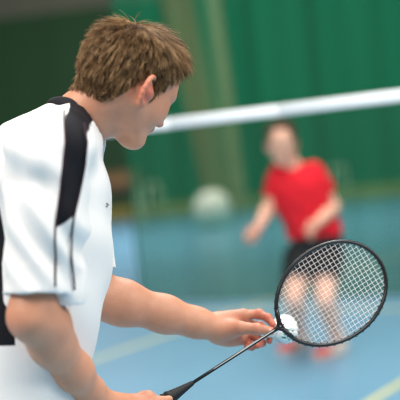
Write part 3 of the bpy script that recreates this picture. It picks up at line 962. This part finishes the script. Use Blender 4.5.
# collar band
ring = []
cdir = (HEADC - nbv); cdir /= np.linalg.norm(cdir)
c0 = nbv + cdir * .0
COLLAR_C = v3(at(75, 124, DM)); ca = v3(at(100, 148, DM)) - v3(at(50, 101, DM)); cl_ = np.linalg.norm(ca) / 2; ca /= np.linalg.norm(ca)
cb = np.array((0.0, 1.0, 0.0)); cb -= ca * (cb @ ca); cb /= np.linalg.norm(cb); cn = np.cross(cb, ca); cn *= np.sign(cn[2])
nearp = [(50, 101.5, 0), (60, 100.5, -.036), (72, 105, -.058), (84, 118, -.060), (93, 133, -.042), (99.5, 147, 0)]
kp = [v3(at(a_, b_, DM + c_)) for a_, b_, c_ in nearp] + [v3(at(a_, b_, DM - c_)) for a_, b_, c_ in nearp[-2:0:-1]]
ring = []
for i in range(len(kp)):
    p0, p1, p2, p3 = kp[i - 1], kp[i], kp[(i + 1) % len(kp)], kp[(i + 2) % len(kp)]
    for k in range(6):
        t = k / 6
        ring.append(.5 * (2 * p1 + (p2 - p0) * t + (2 * p0 - 5 * p1 + 4 * p2 - p3) * t * t + (3 * p1 - p0 - 3 * p2 + p3) * t ** 3))
q = MB(); q.tube(ring, .0105, 10, closed=True, flat=.40, up=Vector(nd)); q.build('collar', m_black, shirt)
# small embroidered mark on the chest
mk = v3(at(110, 205, DM - .06)); j = np.argmin(((V - mk) ** 2).sum(1)); mp_, mn_ = V[j], N[j]
q = MB(); t1 = np.cross(mn_, (0, 0, 1)); t1 /= np.linalg.norm(t1); t2 = np.cross(t1, mn_)
for u_, v_ in ((-.005, .0), (.003, .003), (.006, -.002)):
    q.box(mp_ + t1 * u_ + t2 * v_ + mn_ * .001, (.006, .003, .0012), (Vector(t1), Vector(t2), Vector(mn_)), .0004)
q.build('chest_mark', mat('maroon_thread', (92, 30, 44), rough=.7), shirt)

# shorts, socks, shoes
f = Field((x0 - .32, y0 - .34, .48), (x0 + .42, y0 + .34, z0 + .06), .007)
f.loft([(z0 - .14, x0, y0, .175, .135), (z0 + .03, x0, y0, .168, .118)], BR, BF, k=.0)
for s, k_ in zip((1, -1), KN):
    hp_ = hipc + np.array((BR[0] * s * .095, BR[1] * s * .095, -.04))
    f.chain([hp_, hp_ * .3 + k_ * .7], [.108, .098], .03)
    e_ = hp_ * .3 + k_ * .7; f.plane(e_, (k_ - hp_), lo=e_ - .13, hi=e_ + .13); f.cone(e_ - (k_ - hp_) * .2, e_ + (k_ - hp_) * .1, .082, .088, 0, 'cut')
V, Fc = f.mesh(2)
mesh_obj('shorts', V, Fc, mat('white_shorts_fabric', (226, 227, 232), rough=.8, bump=.1, bscale=300), man)
m_sock = mat('white_sock', (232, 232, 230), rough=.9); m_shoe = mat('white_shoe', (224, 224, 226), rough=.5); m_sole = mat('rubber_sole', (150, 110, 60), rough=.7)
def shoe(a_, dirv, parent, mshoe, msole, mtoe=None, h=.004):
    d = np.array((dirv[0], dirv[1], 0.0)); d /= np.linalg.norm(d); sd_ = np.array((-d[1], d[0], 0)); U = np.array((0, 0, 1.0))
    b_ = np.array((a_[0], a_[1], 0.0))
    f = Field(b_ - .26, b_ + np.array((.26, .26, .16)), h)
    f.ell(b_ + d * -.02 + U * .05, (.055, .040, .045), np.stack([d, sd_, U]), k=.02)
    f.ell(b_ + d * .10 + U * .035, (.10, .047, .034), np.stack([d, sd_, U]), k=.03)
    f.cone(b_ + U * .06 - d * .01, b_ + U * .12 - d * .015, .045, .042, .03)
    f.cone(b_ + U * .09 - d * .01, b_ + U * .15 - d * .015, .036, .038, 0, 'cut')
    f.plane(b_ + U * .014, -U)
    V, Fc = f.mesh(2)
    at_ = (V - b_) @ d
    o = mesh_obj('shoe', V, Fc, mshoe, parent, attrs=dict(toe=at_))
    q = MB(); pts = []
    for i in range(28):
        an = 2 * math.pi * i / 28; x_ = math.cos(an); y_ = math.sin(an)
        pts.append((.07 + .145 * x_, (.050 if x_ > 0 else .042) * y_ * (1 - .12 * x_ * x_)))
    vv = [b_ + d * x_ + sd_ * y_ + U * z_ for z_ in (.0, .004, .018) for x_, y_ in pts]
    ff = [[k * 28 + i, k * 28 + (i + 1) % 28, (k + 1) * 28 + (i + 1) % 28, (k + 1) * 28 + i] for k in range(2) for i in range(28)]
    ff += [list(range(27, -1, -1)), list(range(56, 84))]
    q.add(vv, ff); q.build('sole', msole, o)
    q = MB()
    for i in range(5):
        c_ = b_ + d * (.045 + .018 * i) + U * (.082 - .005 * i)
        q.tube([c_ + sd_ * .026 - U * .008, c_ + sd_ * .012, c_ - sd_ * .012, c_ - sd_ * .026 - U * .008], .0028, 6)
    q.build('laces', m_sock, o)
    return o
for a_, yw in zip(AN, (0, -.5)):
    q = MB(); q.lathe((a_[0], a_[1], .08), (0, 0, 1), [(0, .041), (.05, .040), (.10, .043), (.14, .048), (.14, .044)], 20); q.build('sock', m_sock, man)
    shoe(a_, (math.cos(yw), -math.sin(yw)), man, m_shoe, m_sole)

#==GEAR==
# ------------------------------------------------------------------ racket
m_rk = mat('racket_black', (20, 20, 22), rough=.28, spec=.5); m_str = mat('pale_string', (246, 232, 228), rough=.5)
m_grip = mat('black_grip_tape', (34, 34, 36), rough=.75, spec=.3, bump=.3, bscale=300); m_shaft_line = mat('pale_shaft_line', (190, 190, 186), rough=.4)
m_cone = mat('black_cone', (26, 26, 28), rough=.55)
rk = thing('badminton_racket', 'black badminton racket with oval strung head held out by the man in white', 'racket', RB)
LH, WH = .1340, .1010                               # half length and width of the head
ht = np.linalg.norm(RT - RB); hcx = ht + LH
def rp(l, wv, nv=0): return RB + ru * l + rw * wv + rn * nv
q = MB(); ring = []
for i in range(96):
    an = 2 * math.pi * i / 96; x_ = math.cos(an); y_ = math.sin(an)
    wid = WH * (1 + .035 * x_)
    ring.append(rp(hcx + LH * x_, wid * y_))
q.tube(ring, .0052, 10, closed=True, flat=.8, up=Vector(rn)); fr = q.build('frame', m_rk, rk)
q = MB()
for i in range(0, 96, 2):                           # grommets along the outer groove
    p = Vector(ring[i]); c_ = Vector(rp(hcx, 0)); o_ = (p - c_).normalized()
    q.tube([p - o_ * .0066, p + o_ * .0057], .0014, 6)
q.build('grommets', m_rk, fr)
q = MB()
nm_, nc_ = 21, 23
for i in range(nm_):
    y_ = (i - (nm_ - 1) / 2) * .0092
    if abs(y_) >= WH * .985: continue
    xx = LH * math.sqrt(max(0, 1 - (y_ / WH) ** 2)) - .003
    pts = []
    for k in range(25):
        t = -1 + 2 * k / 24; pts.append(rp(hcx + xx * t, y_, .0006 * (1 if (k + i) % 2 else -1)))
    q.tube(pts, .00050, 5)
for i in range(nc_):
    x_ = (i - (nc_ - 1) / 2) * .0104
    if abs(x_) >= LH * .985: continue
    yy = WH * (1 + .035 * x_ / LH) * math.sqrt(max(0, 1 - (x_ / LH) ** 2)) - .003
    pts = []
    for k in range(25):
        t = -1 + 2 * k / 24; pts.append(rp(hcx + x_, yy * t, -.0006 * (1 if (k + i) % 2 else -1)))
    q.tube(pts, .00050, 5)
q.build('strings', m_str, rk)
q = MB(); q.tube([rp(.19, 0), rp(.25, 0), rp(ht - .004, 0)], [.0036, .0035, .0035], 12); sh_ = q.build('shaft', m_rk, rk)
q = MB(); q.box(rp((.225 + ht) / 2 + .01, .0012, .0034), (ht - .27, .0016, .0006), (Vector(ru), Vector(rw), Vector(rn)), .0002); q.build('shaft_line', m_shaft_line, sh_)  # thin pale line along the viewer side of the shaft
q = MB()
q.tube([rp(ht - .022, 0), rp(ht - .008, 0), rp(ht + .001, 0)], [.0038, .0050, .0062], 12)
for s in (-1, 1): q.tube([rp(ht - .010, 0), rp(ht - .001, s * .008), rp(ht + .004, s * .022), rp(ht + .0085, s * .034)], [.0048, .0056, .006, .0058], 10, flat=.8, up=Vector(rn))
q.build('throat_joint', m_rk, rk)
q = MB(); n_ = 26; pts, rad = [], []
for i in range(n_ * 3 + 1):
    l = .150 * i / (n_ * 3); pts.append(rp(l, 0)); rad.append(.0150 + .0008 * math.sin(2 * math.pi * i / 5.0))
q.tube(pts, rad, 14); q.build('grip', m_grip, rk)
q = MB(); pts, rad = [], []
for i in range(25):
    t = i / 24; pts.append(rp(.148 + .058 * t, 0)); rad.append((.0148 - .0100 * t ** .8) * (1 + (.055 if i % 3 == 1 else 0)))
q.tube(pts, rad, 14); q.build('cone', m_cone, rk)
q = MB(); q.lathe(rp(-.006, 0), ru, [(0, .0), (.0, .013), (.002, .0165), (.006, .0172), (.012, .016), (.016, .0145)], 16); q.build('butt_cap', m_rk, rk)

# ------------------------------------------------------------------ shuttlecock
m_feather = mat('white_feather', (240, 243, 240), rough=.6, spec=.25); m_cork = mat('white_cork', (232, 226, 214), rough=.6)
m_green = mat('green_print', (22, 132, 88), rough=.6)
c0 = v3(at(269, 331.5, 2.462)); c1 = v3(at(282.5, 329.5, 2.512)); sa = (c1 - c0) / np.linalg.norm(c1 - c0)
st = thing('shuttlecock', 'white shuttlecock with small green marks held in the man\'s fingertips', 'shuttlecock', c0)
q = MB(); q.lathe(c0 - sa * .012, sa, [(0, 0), (.001, .005), (.004, .0095), (.009, .0125), (.014, .0130), (.022, .0130), (.024, .0120), (.024, 0)], 24); q.build('cork', m_cork, st)
e1 = np.cross(sa, (0, 0, 1)); e1 /= np.linalg.norm(e1); e2 = np.cross(sa, e1)
fq, sq, gq = MB(), MB(), MB()
L_ = .062
for i in range(16):
    an = 2 * math.pi * i / 16; o_ = e1 * math.cos(an) + e2 * math.sin(an); tg = -e1 * math.sin(an) + e2 * math.cos(an)
    def fp(l, s, lift=0): 
        r_ = .011 + (.0325 - .011) * (l / L_) ** .95
        return c0 + sa * (.010 + l) + o_ * (r_ + lift) + tg * s
    sq.tube([fp(0, 0), fp(.03, 0), fp(L_ * .97, 0)], [.0011, .0009, .0005], 6)
    g = []
    for (l, wv) in ((.004, .0040), (.02, .0062), (.035, .0082), (.05, .0088), (.058, .0075), (.062, .003)):
        g.append((l, wv))
    vv, ff = [], []
    for th_ in (0, .0006):
        for l, wv in g:
            vv += [fp(l, -wv, .0004 + th_), fp(l, wv, -.0008 + th_)]
    n_ = len(g)
    for k in range(n_ - 1):
        a_ = 2 * k; b_ = 2 * n_ + 2 * k
        ff += [[a_, a_ + 1, a_ + 3, a_ + 2], [b_ + 2, b_ + 3, b_ + 1, b_], [a_, a_ + 2, b_ + 2, b_], [a_ + 1, b_ + 1, b_ + 3, a_ + 3]]
    ff += [[0, 2 * n_, 2 * n_ + 1, 1], [2 * n_ - 2, 2 * n_ - 1, 4 * n_ - 1, 4 * n_ - 2]]
    fq.add(vv, ff)
    vis = o_ @ zi; low = -(o_ @ yi)
    if vis > .30 and low > -.15:
        gq.tube([fp(.020, 0, .0016), fp(.027, .001, .0016), fp(.036, .0, .0016)], [.0005, .0024, .0005], 6, flat=.5, up=Vector(tg))
        gq.tube([fp(.040, .002, .0016), fp(.045, .003, .0016), fp(.050, .002, .0016)], [.0004, .0018, .0004], 6, flat=.5, up=Vector(tg))
fe = fq.build('feather_skirt', m_feather, st); sq.build('quills', m_feather, st)
if gq.v: gq.build('green_marks', m_green, fe)
q = MB()
for l, r_ in ((.016, .0165), (.030, .0215)):
    q.tube([c0 + sa * (.010 + l) + (e1 * math.cos(a_) + e2 * math.sin(a_)) * (r_ - .0012) for a_ in np.linspace(0, 2 * math.pi, 32, endpoint=False)], .0006, 5, closed=True)
q.build('binding_thread', m_feather, st)

#==PLAYER==
# ------------------------------------------------------------------ the opponent in red
DP = 7.3
def pp(px, py, dd=0.0): return v3(at(px, py, DP + dd))
sk2 = skin_mat('skin_pale', (236, 182, 154), (206, 124, 104), .06)
fl_ = on_floor(312, 357)
pl = thing('person', 'person in red T-shirt and black shorts waiting beyond the net', 'person', (fl_.x, fl_.y, 0))
parts = []
PHC = pp(281, 142, -.08); PHM = frame(math.radians(186), math.radians(20), math.radians(-4))
PNB = pp(294, 170, 0.02)
PHM = PHM * 1.07
f = head_field(.005, (PNB - PHC) @ PHM / 1.145); ears(f); phv, phf = f.mesh(1); phn = vnormals(phv, phf)
parts.append(((phv @ PHM.T + PHC).astype(F32), phf, face_attrs(phv), 0)); eyes(parts, PHM, PHC)
SR, ER, WR_ = pp(279, 172, .02), pp(268, 208, .04), pp(258, 228, -.12)
SL, EL, WL = pp(315, 171, .0), pp(334, 207, .03), pp(314, 226, -.18)
tsec = lambda l: sorted([(at(px, py, DP).z, at(px, py, DP).x, at(px, py, DP).y + o_, w_, d_) for px, py, w_, d_, o_ in l])
TR = [(315, 256, .16, .11, .10), (314, 236, .15, .10, .08), (307, 208, .15, .105, .05), (300, 188, .165, .11, .02), (297, 176, .15, .095, .02), (295, 167, .07, .065, .02)]
X1 = np.array((1., 0)); Y1 = np.array((0, 1.))
ps_ = tsec(TR); lo = np.array((fl_.x - .65, fl_.y - .55, 0)); hi = np.array((fl_.x + .6, fl_.y + .5, 1.5))
f = Field(lo, hi, .0075); f.loft(ps_, X1, Y1, k=.03)
for s_, e_, w_ in ((SR, ER, WR_), (SL, EL, WL)):
    f.chain([s_, e_], [.050, .040], .03); f.chain([e_, e_ * .7 + w_ * .3, w_], [.040, .042, .027], .02)
HR, HL_ = pp(299, 262, .08), pp(327, 260, .08)
KR, KL = pp(294, 298, -.10), pp(325, 299, -.12)
fR, fL = on_floor(302, 349), on_floor(339, 354)
AR, AL = np.array((fR.x, fR.y, .09)), np.array((fL.x, fL.y, .09))
for h_, k_, a_ in ((HR, KR, AR), (HL_, KL, AL)):
    f.chain([h_, k_], [.088, .060], .03); f.chain([k_, k_ * .68 + a_ * .32 + np.array((0, .02, 0)), a_], [.056, .060, .038], .03)
V, Fc = f.mesh(1); parts.append((V, Fc, {}, 0))
# hands: palm, four fingers, thumb
for w_, e_, s in ((WR_, ER, -1), (WL, EL, 1)):
    d = (w_ - e_) / np.linalg.norm(w_ - e_); up = np.array((0, 0, 1.)); up -= d * (up @ d); up /= np.linalg.norm(up); sd_ = np.cross(d, up) * s
    f = Field(w_ - .17, w_ + .17, .003)
    f.chain([w_ - d * .03, w_ + d * .02], [.028, .027], .01); f.ell(w_ + d * .05, (.048, .020, .040), np.stack([d, np.cross(d, up), up]), k=.02)
    for i in range(4):
        k0 = w_ + d * .085 + up * (.028 - .019 * i); r_ = (.0095, .0098, .0092, .008)[i]; ln = (1, 1.08, 1, .8)[i]
        k1 = k0 + d * .032 * ln - sd_ * .014; k2 = k1 + d * .008 * ln - sd_ * .026 * ln; k3 = k2 - d * .016 - sd_ * .010
        f.chain([k0 - d * .02, k0, k1, k2, k3], [r_ * 1.15, r_ * 1.1, r_, r_ * .9, r_ * .75], .005)
    t0 = w_ + d * .025 + up * .026; f.chain([t0, t0 + up * .022 + d * .025 - sd_ * .012, t0 + up * .018 + d * .058 - sd_ * .026, t0 + up * .008 + d * .074 - sd_ * .036], [.016, .012, .010, .008], .006)
    V, Fc = f.mesh(1); parts.append((V, Fc, dict(blush=np.full(len(V), .35)), 0))
V, Fc, at_, mi = join(parts)
mesh_obj('body', V, Fc, [sk2, m_eye, m_iris], pl, attrs=at_, mat_idx=mi)
hm2 = hair_material('dark_brown_hair', (40, 22, 12), (84, 46, 26), (116, 72, 44))
cv, cf = cap_mesh(phv, phf, phn, .012)
sv, sf, tint = make_hair(phv, phn, 2500, 9, width=.0016, segs=4)
mesh_obj('hair', np.concatenate([cv, sv]) @ PHM.T + PHC, np.concatenate([cf, sf + len(cv)]), hm2, pl, attrs=dict(tint=np.concatenate([np.full(len(cv), .35), tint])))
# red shirt
f = Field(lo + np.array((0, 0, .6)), hi, .007)
RS = [(316, 237, .185, .145, .08), (314, 226, .18, .138, .075), (304, 205, .192, .135, .05), (300, 188, .185, .130, .02), (297, 176, .150, .110, .02), (295.5, 170, .09, .08, .02), (295, 165, .07, .068, .01)]
f.loft(tsec(RS), X1, Y1, k=0)
f.cone(PNB + np.array((0, 0, -.02)), SL + np.array((-.02, 0, .005)), .055, .050, .03); f.cone(PNB + np.array((0, 0, -.03)), SR, .055, .050, .03)
for s_, e_ in ((SR, ER), (SL, EL)):
    g = Field(lo + np.array((0, 0, .6)), hi, .007)
    ax = (e_ - s_) / np.linalg.norm(e_ - s_); hem = s_ + ax * .165
    g.chain([s_, hem + ax * .02], [.064, .066], .04); g.plane(hem, ax, lo=hem - .14, hi=hem + .14); g.cone(hem - ax * .06, hem + ax * .04, .050, .056, 0, 'cut')
    f.comb((slice(None),) * 3, g.d, .03, 'add')
f.cone(PNB, PNB + (PHC - PNB) * .9, .058, .075, 0, 'cut')
V, Fc = f.mesh(2); N = vnormals(V, Fc)
V = V + N * (.005 * np.sin(V[:, 2] * 40 + V[:, 0] * 22) * np.sin(V[:, 0] * 18))[:, None]
m_red = mat('red_cotton', (226, 22, 42), rough=.8, spec=.2, bump=.1, bscale=300)
rs = mesh_obj('shirt', V, Fc, m_red, pl)
# black shorts
hp0 = pp(316, 237, .08)
f = Field(np.array((hp0[0] - .35, hp0[1] - .45, .5)), np.array((hp0[0] + .35, hp0[1] + .35, hp0[2] + .04)), .007)
f.loft(sorted([(hp0[2] - .17, hp0[0], hp0[1], .175, .135), (hp0[2] + .02, hp0[0], hp0[1], .165, .125)]), X1, Y1, k=0)
for h_, k_ in ((HR, KR), (HL_, KL)):
    e_ = h_ * .40 + k_ * .60; f.chain([h_ + np.array((0, 0, .02)), e_], [.106, .098], .03); f.plane(e_, k_ - h_, lo=e_ - .13, hi=e_ + .13); f.cone(h_ * .7 + k_ * .3, e_ + (k_ - h_) * .1, .075, .088, 0, 'cut')
V, Fc = f.mesh(2); mesh_obj('shorts', V, Fc, m_black, pl)
m_psole = mat('pale_sole', (206, 196, 188), rough=.7)
m_pshoe = mat('pale_grey_shoe', (216, 204, 194), rough=.55); attr_mix(m_pshoe, [('toe', .075, .09, (226, 84, 74))])
for a_, dv in ((AR, (-1, -.6)), (AL, (-1, -.5))):
    q = MB(); q.lathe((a_[0], a_[1], .08), (0, 0, 1), [(0, .042), (.04, .041), (.08, .044), (.08, .040)], 20); q.build('sock', m_sock, pl)
    shoe(a_, dv, pl, m_pshoe, m_psole, h=.005)
